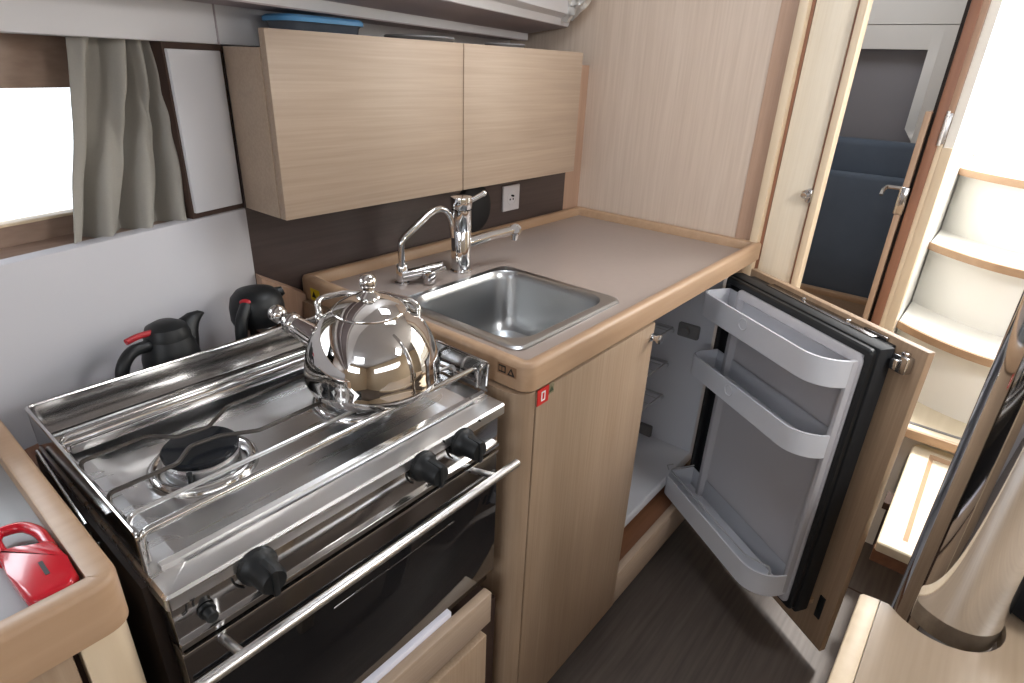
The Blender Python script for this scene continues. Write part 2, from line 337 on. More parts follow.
# ------------------------------------------------------------------ locker door beside the galley
t = thing('locker_door', 'tall narrow pale oak locker door with a push-button knob beside the cabin doorway', 'door', (1.766, 0.45, 0))
obj('door_panel', B(1.765, 1.785, 0.405, 0.499, 0.05, 1.94, 0.002), wood('pale_locker_oak', srgb(226, 212, 190), srgb(236, 224, 204), 'z'), t)
k = NB(); cyl(k, (1.765, 0.4175, 1.117), (1.757, 0.4175, 1.117), 0.012, 24, bev=0.002); cyl(k, (1.757, 0.4175, 1.117), (1.742, 0.4175, 1.117), 0.008, 20, bev=0.002)
kn = obj('knob', k, CHROME, t)
k = NB(); box(k, 1.744, 1.765, 0.398, 0.412, 1.100, 1.134, 0.002); obj('latch_plate', k, STEELP, t)
struct('trim_12', B(1.770, 1.80, 0.398, 0.405, 0, 1.95), TRIMR)
struct('trim_13', B(1.752, 1.80, 0.380, 0.398, 0, 1.95, 0.003), TRIML)

# ------------------------------------------------------------------ cabin through the doorway
w = NB(); box(w, 2.9, 2.93, 0.15, 1.9, 1.60, 1.95); box(w, 2.9, 2.93, 0.15, 1.9, 0, 1.08)
box(w, 2.9, 2.93, 0.15, 0.352, 1.08, 1.597); box(w, 2.9, 2.93, 0.352, 0.386, 1.235, 1.597)
prism(w, [(0.352, 1.19), (0.386, 1.235), (0.352, 1.235)], 2.9, 2.93, f=lambda a, b, c: (c, a, b))
box(w, 2.9, 2.93, 0.386, 1.9, 1.515, 1.597)
struct('wall_cabin_aft', w, CREAM)
struct('trim_14', B(2.96, 2.98, 0.30, 1.9, 1.05, 1.60), GREYP)
struct('wall_cabin_side', B(1.80, 3.6, 0.95, 0.98, 0, 1.95), CREAM)
t = thing('cabin_berth', 'low wooden berth front with a lipped edge inside the dark cabin', 'berth', (2.62, 0.5, 0))
obj('front_board', B(2.60, 2.62, 0.19, 0.93, 0.02, 0.60), OAKH, t)
obj('lip', B(2.592, 2.628, 0.19, 0.93, 0.60, 0.622, 0.004), TRIMY, t)
obj('base_top', B(2.628, 2.89, 0.19, 0.93, 0.54, 0.56), BLKM, t)
def cushion(x0, x1, y0, y1, z0, z1, tilt=0.0, b=0.025):
    bm = B(x0, x1, y0, y1, z0, z1, bev=b, seg=4)
    if tilt: bmesh.ops.transform(bm, matrix=Matrix.Translation((x0, 0, z0)) @ Matrix.Rotation(tilt, 4, 'Y') @ Matrix.Translation((-x0, 0, -z0)), verts=bm.verts)
    return bm
single('mattress', cushion(2.635, 2.73, 0.20, 0.92, 0.56, 1.08, 0.12), NAVY, 'dark navy mattress leaning upright on the berth in the cabin', 'mattress', (2.68, 0.56, 0.56))
single('cushion', cushion(2.80, 2.88, 0.20, 0.70, 0.56, 1.19, 0.0), NAVY, 'dark navy cushion standing behind the leaning mattress in the cabin', 'cushion', (2.84, 0.42, 0.56))

# right jamb of the doorway: door edge, gap, reddish post, pale strips
DX = 2.10
t = thing('cabin_door', 'open cabin door seen edge on with a chrome lever lock', 'door', (DX, 0.234, 0))
obj('door_edge', B(DX, DX + 0.30, 0.226, 0.242, 0.05, 1.33, 0.001), wood('door_edge_wood', srgb(176, 146, 122), srgb(190, 160, 134), 'z'), t)
k = NB(); box(k, DX - 0.004, DX + 0.02, 0.221, 0.247, 1.045, 1.125, 0.003); lk = obj('lock_case', k, STEELP, t)
k = NB(); tube(k, [(DX + 0.03, 0.242, 1.115), (DX + 0.03, 0.285, 1.115), (DX + 0.005, 0.288, 1.11), (DX - 0.01, 0.288, 1.095)], 0.006, 8, 0.008); obj('lever', k, CHROME, t)
struct('trim_15', B(DX + 0.03, DX + 0.06, 0.212, 0.228, 0, 1.95), KICK)
struct('trim_16', B(DX - 0.005, DX + 0.05, 0.190, 0.216, 0, 1.95, 0.004), TRIMR)
struct('trim_17', B(DX, DX + 0.05, 0.177, 0.190, 0, 1.25, 0.002), TRIML)
struct('trim_20', B(DX - 0.003, DX + 0.05, 0.176, 0.191, 1.25, 1.95, 0.002), PINKV)
struct('trim_18', B(DX, DX + 0.05, 0.1515, 0.177, 0, 1.24, 0.002), TRIML)
k = NB(); cyl(k, (DX - 0.006, 0.188, 1.245), (DX - 0.006, 0.188, 1.335), 0.0045, 12); box(k, DX - 0.004, DX + 0.004, 0.176, 0.190, 1.25, 1.33, 0.001)
single('hinge', k, STEEL, 'steel hinge on the reddish post next to the companionway', 'hinge', (DX, 0.18, 1.29))

# ------------------------------------------------------------------ companionway
w = NB(); box(w, 2.110, 3.4, 0.152, 0.175, 0, 2.6); struct('wall_companionway_left', w, GEL)
struct('wall_companionway_back', B(3.10, 3.14, -0.85, 0.15, 0.0, 1.40, 0.01), GEL)
struct('wall_companionway_right', B(2.14, 3.4, -0.88, -0.85, 0, 2.6), GEL)
def tread_poly(xl, xf, xb, r=0.16):
    """front edge bows toward the viewer away from the left wall"""
    pts = []
    for k in range(13):
        s = k / 12; y = 0.148 - 0.30 * s
        pts.append((xl - (xl - xf) * math.sin(s * PI / 2) ** 0.9, y))
    pts += [(xf - 0.01, -0.35), (xf, -0.5), (xf, -0.84), (xb, -0.84), (xb, 0.148)]
    return pts
t = thing('companionway_steps', 'white moulded companionway steps with wood-trimmed bowed treads', 'stairs', (2.2, -0.3, 0))
for i, (z, xl, xf, xb, nm) in enumerate(((1.145, 2.62, 2.40, 3.09, 'upper'), (0.925, 2.40, 2.22, 2.99, ''), (0.705, 2.19, 2.04, 2.80, ''))):
    pl = tread_poly(xl, xf, xb)
    m = NB(); prism(m, pl, z - 0.022, z, bev=0.004); obj('tread', m, GEL, t)
    # wooden nosing following the front edge
    m = NB(); e = pl[:15]
    pts = [Vector((p[0] - 0.005, p[1], z - 0.013)) for p in e]
    tube(m, pts, 0.014, 4, sq=(0.55, 1.15)); obj('nosing', m, TRIMY, t, label='wood nosing on the front edge of the tread')
    # hollow white riser below, set back
    z2 = z - 0.22 if i < 2 else 0.475
    m = NB(); pl2 = [(p[0] + 0.035, p[1]) for p in pl[:16]] + [(xb, -0.84), (xb, 0.145)]
    prism(m, pl2, z2, z - 0.022); obj('riser', m, GEL, t)
pl = [(1.925, 0.14), (1.925, -0.84), (2.3, -0.84), (2.3, 0.14)]
m = NB(); prism(m, pl, 0.452, 0.475, bev=0.002); obj('tread', m, CREAMW, t, label='cream wooden lowest tread')
m = NB(); box(m, 1.912, 1.926, -0.84, 0.14, 0.449, 0.477, 0.002); obj('nosing', m, TRIMY, t, label='wood nosing on the lowest tread')
m = NB(); box(m, 1.955, 1.967, -0.84, 0.10, 0.476, 0.4775); obj('grip_strip', m, GREYPL, t)
m = NB(); box(m, 1.968, 1.985, -0.84, 0.14, 0.375, 0.452); box(m, 1.975, 1.985, 0.002, 0.148, 0.0, 0.39); box(m, 2.30, 2.32, -0.84, 0.145, 0.0, 0.452); box(m, 1.985, 2.30, -0.84, -0.82, 0.0, 0.452); obj('riser', m, GEL, t, label='low boards under the lowest tread with an added pale panel for the lit floor')  # pale upright panel left of the bottom step added in place of lit floor
t = thing('bottom_step', 'cream wooden bottom step with a recessed tray top in front of the white steps', 'step', (1.70, -0.25, 0.0))
zt_ = 0.420; fx = lambda a, b, c: (a, b, c); pass
m = NB(); ring(m, (1.402, 1.962, -0.48, -0.004), [0.024, 0.022, 0.034, 0.007], [(0.002, zt_ - 0.026), (0.0, zt_ - 0.023), (0.0, zt_ - 0.003), (0.003, zt_), (0.046, zt_)], cap0=True, seg=6); 
bmesh.ops.transform(m, matrix=Matrix.Identity(4), verts=m.verts); obj('board', m, CREAMW, t)
m = NB(); ring(m, (1.448, 1.916, -0.434, -0.050), 0.003, [(0.0, zt_), (0.001, zt_ - 0.001), (0.011, zt_ - 0.007), (0.012, zt_ - 0.010)], seg=3); obj('routed_border', m, TRIMY, t, label='tan routed edge round the recess')
m = NB(); box(m, 1.452, 1.912, -0.430, -0.054, zt_ - 0.014, zt_ - 0.009); obj('inset', m, CREAMW, t)
m = NB(); box(m, 1.412, 1.432, -0.45, -0.002, 0.355, zt_ - 0.027, 0.002); obj('front_rail', m, BROWNW, t)
for ya in (-0.14, -0.44): obj('side_support', B(1.76, 1.94, ya, ya + 0.02, 0.0, zt_ - 0.027), TRIML, t)
m = NB(); box(m, 1.62, 1.68, -0.006, 0.012, 0.372, zt_ - 0.027, 0.001); obj('bracket', m, GAP, t)

# ================================================================== galley cabinet, worktop, sink
T0, RZ = 0.945, 0.970
t = thing('base_cabinet', 'oak galley cabinet under the sink worktop with a single closed door', 'cabinet', (1.2, 0.82, 0))
m = NB(); prism(m, rr(0.660, 0.697, 0.500, 1.12, [0.034, 0.001, 0.001, 0.001]), 0.074, 0.918); obj('side_panel', m, OAKV, t)
obj('partition', B(1.118, 1.128, 0.515, 1.12, 0.17, 0.918), OAKV, t); obj('end_panel', B(1.728, 1.752, 0.53, 1.12, 0.074, 0.918), OAKV, t)
obj('back_panel', B(0.697, 1.115, 1.10, 1.12, 0.10, 0.918), OAKV, t); obj('top_rail', B(0.697, 1.115, 0.520, 0.534, 0.86, 0.918), OAKV, t)
m = NB(); box(m, 0.699, 1.116, 0.498, 0.517, 0.078, 0.914, 0.0015); dr = obj('door', m, OAKV, t)
m = NB(); lathe(m, [(0, 0.026), (0.0085, 0.025), (0.0105, 0.021), (0.009, 0.016), (0.0055, 0.012), (0.005, 0.004), (0.0095, 0.003), (0.0095, 0), (0, 0)], (1.103, 0.498, 0.884), (0, -1, 0), 24); obj('knob', m, CHROME, dr)
m = NB(); box(m, 1.117, 1.752, 0.500, 0.520, 0.076, 0.186, 0.0015); obj('plinth_rail', m, OAKH, t)
m = NB(); box(m, 1.118, 1.714, 0.52, 1.10, 0.165, 0.183); obj('niche_floor', m, BROWNW, t, label='reddish brown niche floor')
m = NB(); box(m, 0.70, 1.752, 0.56, 0.575, 0.001, 0.08); obj('kickboard', m, KICK, t)
dr_s = NB(); box(dr_s, 0.6985, 0.729, 0.4965, 0.498, 0.888, 0.918); s = obj('sticker', dr_s, STK_R, dr, label='red square sticker with a white book symbol')
# worktop
t = thing('worktop', 'taupe galley worktop with raised oak edging around the sink', 'worktop', (1.2, 0.82, 0.92))
m = NB(); hx0, hx1, hy0, hy1 = 0.765, 1.085, 0.592, 0.895
for a in ((0.69, hx0, 0.515, 1.125), (hx1, 1.745, 0.515, 1.125), (hx0, hx1, 0.515, hy0), (hx0, hx1, hy1, 1.125)): box(m, a[0], a[1], a[2], a[3], 0.922, T0)
obj('surface', m, LAM, t)
prf = [(0.0, 0.921), (0.0, 0.962), (0.003, 0.9685), (0.008, 0.9705), (0.019, 0.9695), (0.0225, 0.965), (0.025, 0.944), (0.025, 0.921)]
m = NB(); ring(m, (0.672, 1.754, 0.498, 1.133), [0.024, 0.004, 0.004, 0.014], prf, closed=True, seg=8); obj('edging', m, TRIM, t, ang=50)
def tri_mark(bm, c, s, f):
    a = [(c[0] - s, c[1] - s * 0.8), (c[0] + s, c[1] - s * 0.8), (c[0], c[1] + s)]
    prism(bm, a, 0, 0.0003, f=f)
# rim sticker pair: open book and warning triangle
fl = lambda a, b, c: (0.672 - 0.0012 - c, a - 0.010, b - 0.005)
m = NB(); prism(m, [(0.532, 0.946), (0.572, 0.946), (0.572, 0.965), (0.532, 0.965)], -0.0004, 0.0, f=fl); st = obj('sticker', m, STK_T, t, label='tan sticker with a book and a warning triangle')
m = NB()
for a in ((0.554, 0.569, 0.949, 0.962),): 
    prism(m, [(a[0], a[2]), (a[1], a[2]), (a[1], a[3]), (a[0], a[3])], 0.0002, 0.0006, f=fl)
tri_mark(m, (0.5425, 0.9545), 0.0078, lambda a, b, c: fl(a, b, c + 0.0004))
obj('symbols', m, STK_K, st)
m = NB()
for y_0 in (0.5560, 0.5625): prism(m, [(y_0, 0.952), (y_0 + 0.0048, 0.952), (y_0 + 0.0048, 0.9595), (y_0, 0.9595)], 0.0007, 0.0009, f=fl)
prism(m, [(0.5395, 0.9515), (0.5455, 0.9515), (0.5425, 0.9580)], 0.0010, 0.0012, f=fl)
obj('book_pages', m, STK_T, st)
fl = lambda a, b, c: (0.672 - 0.0012 - c, a, b)
m = NB(); prism(m, [(1.060, 0.925), (1.092, 0.925), (1.092, 0.951), (1.060, 0.951)], 0, 0.0005, f=fl); y_ = obj('sticker', m, STK_Y, t, label='yellow warning sticker')
m = NB(); tri_mark(m, (1.080, 0.938), 0.008, lambda a, b, c: fl(a, b, c + 0.0006)); obj('symbols', m, STK_K, y_)
m = NB(); box(m, 0.7085, 0.7195, 0.4962, 0.4966, 0.894, 0.912); obj('symbol', m, STK_W, s)
m = NB(); box(m, 0.7115, 0.7165, 0.4959, 0.4963, 0.897, 0.909); obj('symbol', m, STK_R, s)
m = NB(); box(m, 0.731, 0.745, 0.4972, 0.498, 0.898, 0.918); s2 = obj('sticker', m, STK_O, dr, label='small olive sticker with a dark figure')
m = NB(); tri_mark(m, (0.738, 0.907), 0.006, lambda a, b, c: (a, 0.497 - c, b)); obj('symbol', m, mat('dark_green_print', srgb(60, 74, 52), 0.5), s2)

# sink
t = thing('sink', 'square stainless steel sink set into the taupe worktop', 'sink', (0.93, 0.75, 0.80))
pf = [(0.0, T0), (0.001, T0 + 0.003), (0.006, T0 + 0.006), (0.012, T0 + 0.007), (0.022, T0 + 0.006), (0.026, T0 + 0.001), (0.029, T0 - 0.012), (0.036, 0.84), (0.040, 0.822), (0.048, 0.808), (0.064, 0.800), (0.09, 0.797)]
m = NB(); ring(m, (0.741, 1.104, 0.574, 0.915), 0.026, pf[:5], seg=8); obj('flange', m, SINKM, t, ang=20)
m = NB()
def basin_poly(d): return None
b_ = NB(); L_ = []
for d, z, r_ in ((0.0, T0 + 0.0062, 0.055), (0.004, T0 + 0.001, 0.053), (0.007, T0 - 0.012, 0.052), (0.014, 0.84, 0.05), (0.018, 0.822, 0.048), (0.026, 0.808, 0.044), (0.042, 0.800, 0.036), (0.07, 0.797, 0.03)):
    L_.append([b_.verts.new((x, y, z)) for x, y in rr(0.763 + d, 1.082 - d, 0.596 + d, 0.893 - d, r_, 8)])
for A_, C_ in zip(L_, L_[1:]):
    for k in range(len(A_)): b_.faces.new((A_[k], A_[(k + 1) % len(A_)], C_[(k + 1) % len(A_)], C_[k]))
b_.faces.new(L_[-1]); merge(m, b_)
# flat corner web between flange and basin
b_ = NB(); o1 = [b_.verts.new((x, y, T0 + 0.0061)) for x, y in rr(0.741 + 0.022, 1.104 - 0.022, 0.574 + 0.022, 0.915 - 0.022, 0.004, 8)]
i1 = [b_.verts.new((x, y, T0 + 0.0062)) for x, y in rr(0.763, 1.082, 0.596, 0.893, 0.055, 8)]
for k in range(len(o1)): b_.faces.new((o1[k], o1[(k + 1) % len(o1)], i1[(k + 1) % len(o1)], i1[k]))
merge(m, b_)
obj('basin', m, SINKM, t, ang=28)
m = NB(); lathe(m, [(0, 0.7975), (0.012, 0.7975), (0.014, 0.799), (0.03, 0.7995), (0.036, 0.7985), (0.038, 0.7972)], (0.86, 0.76, 0), n=28); obj('drain', m, CHROME, t)

# mixer tap
t = thing('mixer_tap', 'tall chrome mixer tap with a round body and long horizontal spout', 'tap', (1.0, 0.962, T0))
tx, ty = 1.0, 0.962
m = NB(); lathe(m, [(0, T0), (0.027, T0), (0.027, T0 + 0.004), (0.0235, T0 + 0.008), (0.0235, 1.045), (0.0225, 1.047), (0.0235, 1.049), (0.0235, 1.094)], (tx, ty, 0), n=36); obj('body', m, CHROME, t)
m = NB(); lathe(m, [(0.0235, 1.096), (0.0245, 1.098), (0.0255, 1.118), (0.0245, 1.123), (0.02, 1.1245), (0, 1.1245)], (tx, ty, 0), n=36); cp = obj('cap', m, CHROME, t)
m = NB(); tube(m, [(tx + 0.015, ty - 0.012, 1.112), (tx + 0.046, ty - 0.028, 1.129)], 0.0056, 12); ball(m, (tx + 0.046, ty - 0.028, 1.129), 0.0066); obj('lever', m, CHROME, t)
m = NB(); d_ = Vector((0.140, -0.052, 0.0)).normalized(); p0 = Vector((tx, ty, 1.012)) + d_ * 0.015; p1 = Vector((tx, ty, 1.032)) + d_ * 0.142
tube(m, [p0, p0 * 0.5 + p1 * 0.5 + Vector((0, 0, 0.002)), p1], [0.0140, 0.011], 18); obj('spout', m, CHROME, t)
m = NB(); hd = p1 + d_ * 0.004; ax = Vector((-0.55, -0.72, 0.30)).normalized(); cyl(m, hd - ax * 0.012, hd + ax * 0.012, 0.0145, 24, bev=0.002); lathe(m, [(0.014, 0), (0.0095, 0.0015), (0.0095, -0.003), (0, -0.003)], hd + ax * 0.0125, ax, 24)
cyl(m, hd - Vector((0, 0, 0.012)), hd - Vector((0, 0, 0.024)), 0.009, 16); obj('spray_head', m, CHROME, t)
# folding tap
t = thing('folding_tap', 'thin chrome swan-neck tap beside the kettle with lever at its base', 'tap', (0.842, 0.992, T0))
m = NB(); q_ = fillet([(0.838, 0.988, 0.985), (0.836, 0.986, 1.044), (0.914, 0.982, 1.090)], 0.012, 6) + [(0.931, 0.980, 1.098), (0.948, 0.978, 1.100), (0.962, 0.976, 1.095), (0.972, 0.974, 1.084), (0.978, 0.972, 1.068), (0.980, 0.970, 1.048), (0.981, 0.968, 1.030)]; tube(m, q_, 0.0076, 16); obj('neck', m, CHROME, t)
m = NB(); lathe(m, [(0, T0), (0.018, T0), (0.018, T0 + 0.004), (0.0135, T0 + 0.006), (0.0135, T0 + 0.04), (0.0115, T0 + 0.044), (0, T0 + 0.044)], (0.842, 0.992, 0), n=24)
tube(m, [(0.835, 0.985, T0 + 0.018), (0.862, 0.972, T0 + 0.022)], 0.0135, 16); obj('base', m, CHROME, t)
m = NB(); tube(m, [(0.846, 0.982, T0 + 0.018), (0.895, 0.960, T0 + 0.026)], 0.0145, 18); tube(m, [(0.880, 0.962, T0 + 0.036), (0.925, 0.950, T0 + 0.038)], 0.0055, 8); tube(m, [(0.885, 0.950, T0 + 0.022), (0.925, 0.940, T0 + 0.028)], 0.0060, 8); box(m, 0.868, 0.892, 0.935, 0.955, T0 + 0.002, T0 + 0.03, 0.002); obj('lever', m, CHROME, t)

# wall outlet and the black oval
t = thing('wall_outlet', 'white square wall outlet on the dark backsplash at the right', 'outlet', (1.384, 1.132, 1.045))
obj('plate', B(1.347, 1.421, 1.126, 1.1325, 1.008, 1.082, bev=0.002), OUTW, t)
m = NB(); lathe(m, [(0.021, 0), (0.019, 0.001), (0.018, -0.004), (0, -0.004)], (1.384, 1.126, 1.045), (0, -1, 0), 28); obj('socket', m, OUTW, t)
m = NB(); cyl(m, (1.384, 1.1258, 1.052), (1.384, 1.118, 1.052), 0.003, 10); cyl(m, (1.377, 1.1258, 1.041), (1.377, 1.1252, 1.041), 0.003, 10); cyl(m, (1.391, 1.1258, 1.041), (1.391, 1.1252, 1.041), 0.003, 10); obj('pin', m, BLK, t)
m = NB(); lathe(m, [(0, 0.018), (0.045, 0.016), (0.056, 0.010), (0.060, 0), (0, 0)], (0, 0, 0), (0, -1, 0), 36)
bmesh.ops.transform(m, matrix=Matrix.Translation((1.222, 1.1325, 1.036)) @ Matrix.Diagonal((1.16, 1, 1.16, 1)), verts=m.verts)
single('round_disc', m, BLKM, 'black round disc leaning on the backsplash behind the mixer tap', 'disc', (1.215, 1.12, 0.98))

# ------------------------------------------------------------------ upper cabinet
t = thing('wall_cabinet', 'long oak wall cabinet with two doors hung over the backsplash', 'cabinet', (1.04, 1.06, 1.128))
m = NB(); box(m, 0.575, 1.500, 1.012, 1.131, 1.129, 1.411, 0.001); box(m, 0.60, 1.50, 1.131, 1.36, 1.40, 1.411); obj('carcass', m, OAKH, t)
obj('door', B(0.577, 1.0375, 0.994, 1.0125, 1.128, 1.4395, bev=0.0015), OAKH, t)
obj('door', B(1.0405, 1.504, 0.994, 1.0125, 1.128, 1.4395, bev=0.0015), OAKH, t)
t = thing('storage_box', 'clear food box with a blue lid on top of the wall cabinet', 'box', (0.73, 1.09, 1.411))
m = NB(); ring(m, (0.655, 0.825, 1.045, 1.145), 0.03, [(0.012, 1.4115), (0.005, 1.452), (0.0, 1.457), (0.004, 1.457)], cap0=True, cap1=True); obj('body', m, CLEARP, t)
m = NB(); ring(m, (0.651, 0.829, 1.041, 1.149), 0.034, [(0.0, 1.456), (0.0, 1.463), (0.006, 1.467), (0.02, 1.468)], cap0=True, cap1=True); obj('lid', m, BLUE, t)
for (x, y, r, l) in ((1.0, 1.09, 0.075, 'low dark dish on the wall cabinet to the right of the blue-lidded box'), (1.30, 1.10, 0.05, 'small dark dish near the right end of the wall cabinet top')):
    m = NB(); lathe(m, [(0, 1.4115), (r * 0.7, 1.4115), (r, 1.444), (r + 0.003, 1.447), (r, 1.450), (r - 0.004, 1.446), (0, 1.420)], (x, y, 0), n=32); single('dish', m, GREYPL, l, 'dish', (x, y, 1.4115), group='dishes on top of the wall cabinet')
# silver cloth pouch in the corner
m = NB(); b = NB(); bmesh.ops.create_icosphere(b, subdivisions=4, radius=1)
for v in b.verts:
    p = v.co.copy(); n1 = noise.noise(p * 1.6 + Vector((3, 1, 7))); n2 = noise.noise(p * 4 + Vector((9, 2, 1)))
    k = 1 + 0.35 * (abs(n1) - 0.2) + 0.18 * n2
    sq = 0.42 + 0.58 * min(1, (p.z + 1) / 1.2)
    v.co = Vector((p.x * 0.045 * k * sq, p.y * 0.085 * k * sq, p.z * 0.062 * k))
merge(m, b, Matrix.Translation((1.67, 1.175, 1.592)))
single('pouch', m, FOIL, 'crumpled silver fabric pouch hanging in the corner above the wall cabinet', 'pouch', (1.66, 1.16, 1.63), ang=25)

# ------------------------------------------------------------------ curtain
m = NB(); b = NB(); NU, NZ = 110, 40; gr = []
for j in range(NZ + 1):
    zf = j / NZ; z = 1.425 - zf * 0.335; row = []
    for i in range(NU + 1):
        s = i / NU
        uL = 0.238 + 0.080 * zf; uR = 0.088 - 0.026 * zf
        u = uR + (uL - uR) * (s + 0.018 * math.sin(s * 24 + zf * 2.4))
        amp = 0.015 + 0.010 * zf ** 0.7
        fan = s + 0.16 * (1 - zf) ** 1.5 * math.sin(s * PI)       # folds gather towards the upper right and fan out below
        ph = fan * 2 * PI * 4.3 + 1.3 * math.sin(zf * 2.2 + s * 3) + 0.9
        k_ = math.sin(ph); k_ = math.copysign(abs(k_) ** 0.6, k_)
        d = -0.042 + amp * k_ + 0.006 * math.sin(ph * 1.9 + zf * 5 + 1) + 0.008 * noise.noise(Vector((s * 8, zf * 3.5, 2))) + 0.006 * (1 - s) * math.exp(-((zf - 0.35) / 0.12) ** 2) * math.sin(s * 30 + zf * 22)
        row.append(b.verts.new(hp(u, min(d, -0.003), z)))
    gr.append(row)
for j in range(NZ):
    for i in range(NU): b.faces.new((gr[j][i], gr[j][i + 1], gr[j + 1][i + 1], gr[j + 1][i]))
merge(m, b)
cu = single('curtain', m, CURT, 'gathered grey-beige curtain drawn to the right of the bright window', 'curtain', hp(0.2, -0.02, 1.43), ang=180)
sm = cu.modifiers.new('thickness', 'SOLIDIFY'); sm.thickness = 0.0015
# ================================================================== refrigerator
t = thing('refrigerator', 'built-in refrigerator standing open under the right end of the worktop', 'refrigerator', (1.42, 0.8, 0.19))
m = NB(); x0, x1, y0, y1, z0, z1 = 1.14, 1.712, 0.56, 1.09, 0.222, 0.910; q = 0.035
ring(m, (x0, x1, z0, z1), 0.01, [(0, y1), (0, y0), (0.006, y0 - 0.004), (q - 0.006, y0 - 0.004), (q, y0), (q + 0.01, y1 - 0.08), (q + 0.03, y1 - 0.06)], cap0=True, cap1=True, f=lambda a, b, c: (a, c, b)); obj('cabinet_liner', m, FRW, t)
for z in (0.44, 0.56, 0.68):
    m = NB()
    tube(m, [(1.185, 0.68, z), (1.655, 0.68, z), (1.655, 0.98, z), (1.185, 0.98, z)], 0.003, 6, closed=True)
    for k in range(9): x = 1.22 + k * 0.05; tube(m, [(x, 0.68, z), (x, 0.98, z)], 0.0014, 5)
    obj('wire_shelf', m, WIREM, t)
for z in (0.425, 0.545, 0.665): obj('shelf_runner', B(1.660, 1.675, 0.68, 0.98, z - 0.008, z + 0.004, bev=0.002), FRW, t)
m = NB(); box(m, 1.662, 1.690, 0.60, 0.668, 0.655, 0.700, 0.006); cb = obj('thermostat', m, GREYPL, t)
m = NB(); cyl(m, (1.664, 0.64, 0.678), (1.652, 0.64, 0.678), 0.014, 20, bev=0.002); obj('dial', m, GREYPL, cb)
m = NB(); box(m, 1.660, 1.685, 0.70, 0.745, 0.245, 0.300, 0.004); obj('latch_receiver', m, GREYPL, t)
# --- the open door, door frame: s along the door from the hinge, o inward, z up
Dd = Vector((-0.548, -0.837, 0)).normalized(); Dn = Vector((-0.837, 0.548, 0)).normalized(); DH = Vector((1.681, 0.477, 0))
def dp(s, o, z): return DH + Dd * s + Dn * o + Vector((0, 0, z))
def dbox(bm, s0, s1, o0, o1, z0, z1, bev=0.0, seg=2):
    b = box(NB(), s0, s1, o0, o1, z0, z1, bev, seg)
    for v in b.verts: v.co = dp(*v.co)
    return merge(bm, b)
m = NB(); dbox(m, -0.012, 0.495, 0.034, 0.076, 0.150, 0.902, 0.006); slab = obj('door', m, BLKM, t, label='black insulated refrigerator door')
m = NB(); dbox(m, 0.0, 0.55, 0.0, 0.018, 0.056, 0.914, 0.001); obj('oak_front', m, OAKD, slab, label='oak panel mounted on the door')
m = NB(); dbox(m, 0.02, 0.480, 0.018, 0.034, 0.145, 0.899, 0.002); obj('mounting_plate', m, BLK, slab)
m = NB(); ring(m, (-0.006, 0.489, 0.155, 0.897), 0.012, [(0, 0.076), (0, 0.086), (0.004, 0.090), (0.016, 0.090), (0.019, 0.086), (0.019, 0.076)], closed=True, f=lambda a, b, c: dp(a, c, b)); obj('seal', m, BLK, slab, label='black rubber seal')
m = NB(); ring(m, (0.052, 0.478, 0.165, 0.882), 0.02, [(0, 0.076), (0.002, 0.094), (0.010, 0.100), (0.022, 0.100), (0.032, 0.086), (0.05, 0.083)], cap1=True, f=lambda a, b, c: dp(a, c, b))
dbox(m, 0.455, 0.472, 0.086, 0.112, 0.20, 0.868, 0.008)
obj('door_liner', m, FRL, slab, label='white door liner')
def bin_(zb, zt, depth, s0=0.012, s1=0.470, r0=0.030, r1=0.075):
    bm = NB(); O = 0.088
    def loop(ins, z):
        pl = rr(s0 + ins, s1 - ins, O - 0.02, O + depth - ins, [0.002, 0.002, r1, r0], 8)
        return [bm.verts.new(dp(p[0], max(p[1], O), z)) for p in pl]
    L = [loop(0.008, zb), loop(0.0, zb + 0.006), loop(0.0, zt), loop(0.0035, zt + 0.001), loop(0.0045, zt - 0.002), loop(0.0055, zb + 0.010)]
    for A, C in zip(L, L[1:]):
        for k in range(len(A)): bm.faces.new((A[k], A[(k + 1) % len(A)], C[(k + 1) % len(A)], C[k]))
    bm.faces.new(L[0]); bm.faces.new(L[-1])
    return bm
BZ = ((0.797, 0.866, 0.090), (0.615, 0.680, 0.090), (0.192, 0.264, 0.106))
for zb, zt, dep in BZ: obj('door_shelf', bin_(zb, zt, dep), FRW, slab, label='white door shelf')
m = NB(); zt = 0.284; tube(m, [dp(0.03, 0.10, zt), dp(0.03, 0.185, zt), dp(0.40, 0.185, zt), dp(0.452, 0.15, zt), dp(0.452, 0.15, zt - 0.05)], 0.0022, 6, 0.012)
tube(m, [dp(0.03, 0.19, zt), dp(0.022, 0.192, zt + 0.012), dp(0.02, 0.17, zt + 0.010)], 0.002, 6); obj('bottle_wire', m, WIREM, slab)
for zb, zt, dep in BZ[:2]:
    m = NB(); lathe(m, [(0.013, 0), (0.0145, 0.0012), (0.016, 0)], dp(0.20, 0.088 + dep + 0.0005, zt - 0.022), Dn, 20); obj('embossed_ring', m, FRW, slab)
for s0 in (0.22, 0.36):
    m = NB(); lathe(m, [(0.006, 0), (0.005, 0.006), (0, 0.008)], dp(s0, 0.030, 0.904), (0, 0, 1), 14); obj('screw', m, CHROME, slab)
m = NB(); dbox(m, 0.452, 0.492, 0.018, 0.036, 0.165, 0.182, 0.002); obj('cleat', m, TRIMY, slab, label='small wooden cleat on the oak panel')
m = NB(); dbox(m, 0.10, 0.44, 0.018, 0.045, 0.899, 0.904, 0.001); dbox(m, 0.40, 0.46, 0.018, 0.026, 0.885, 0.908, 0.001); obj('bracket', m, DARKST, slab)
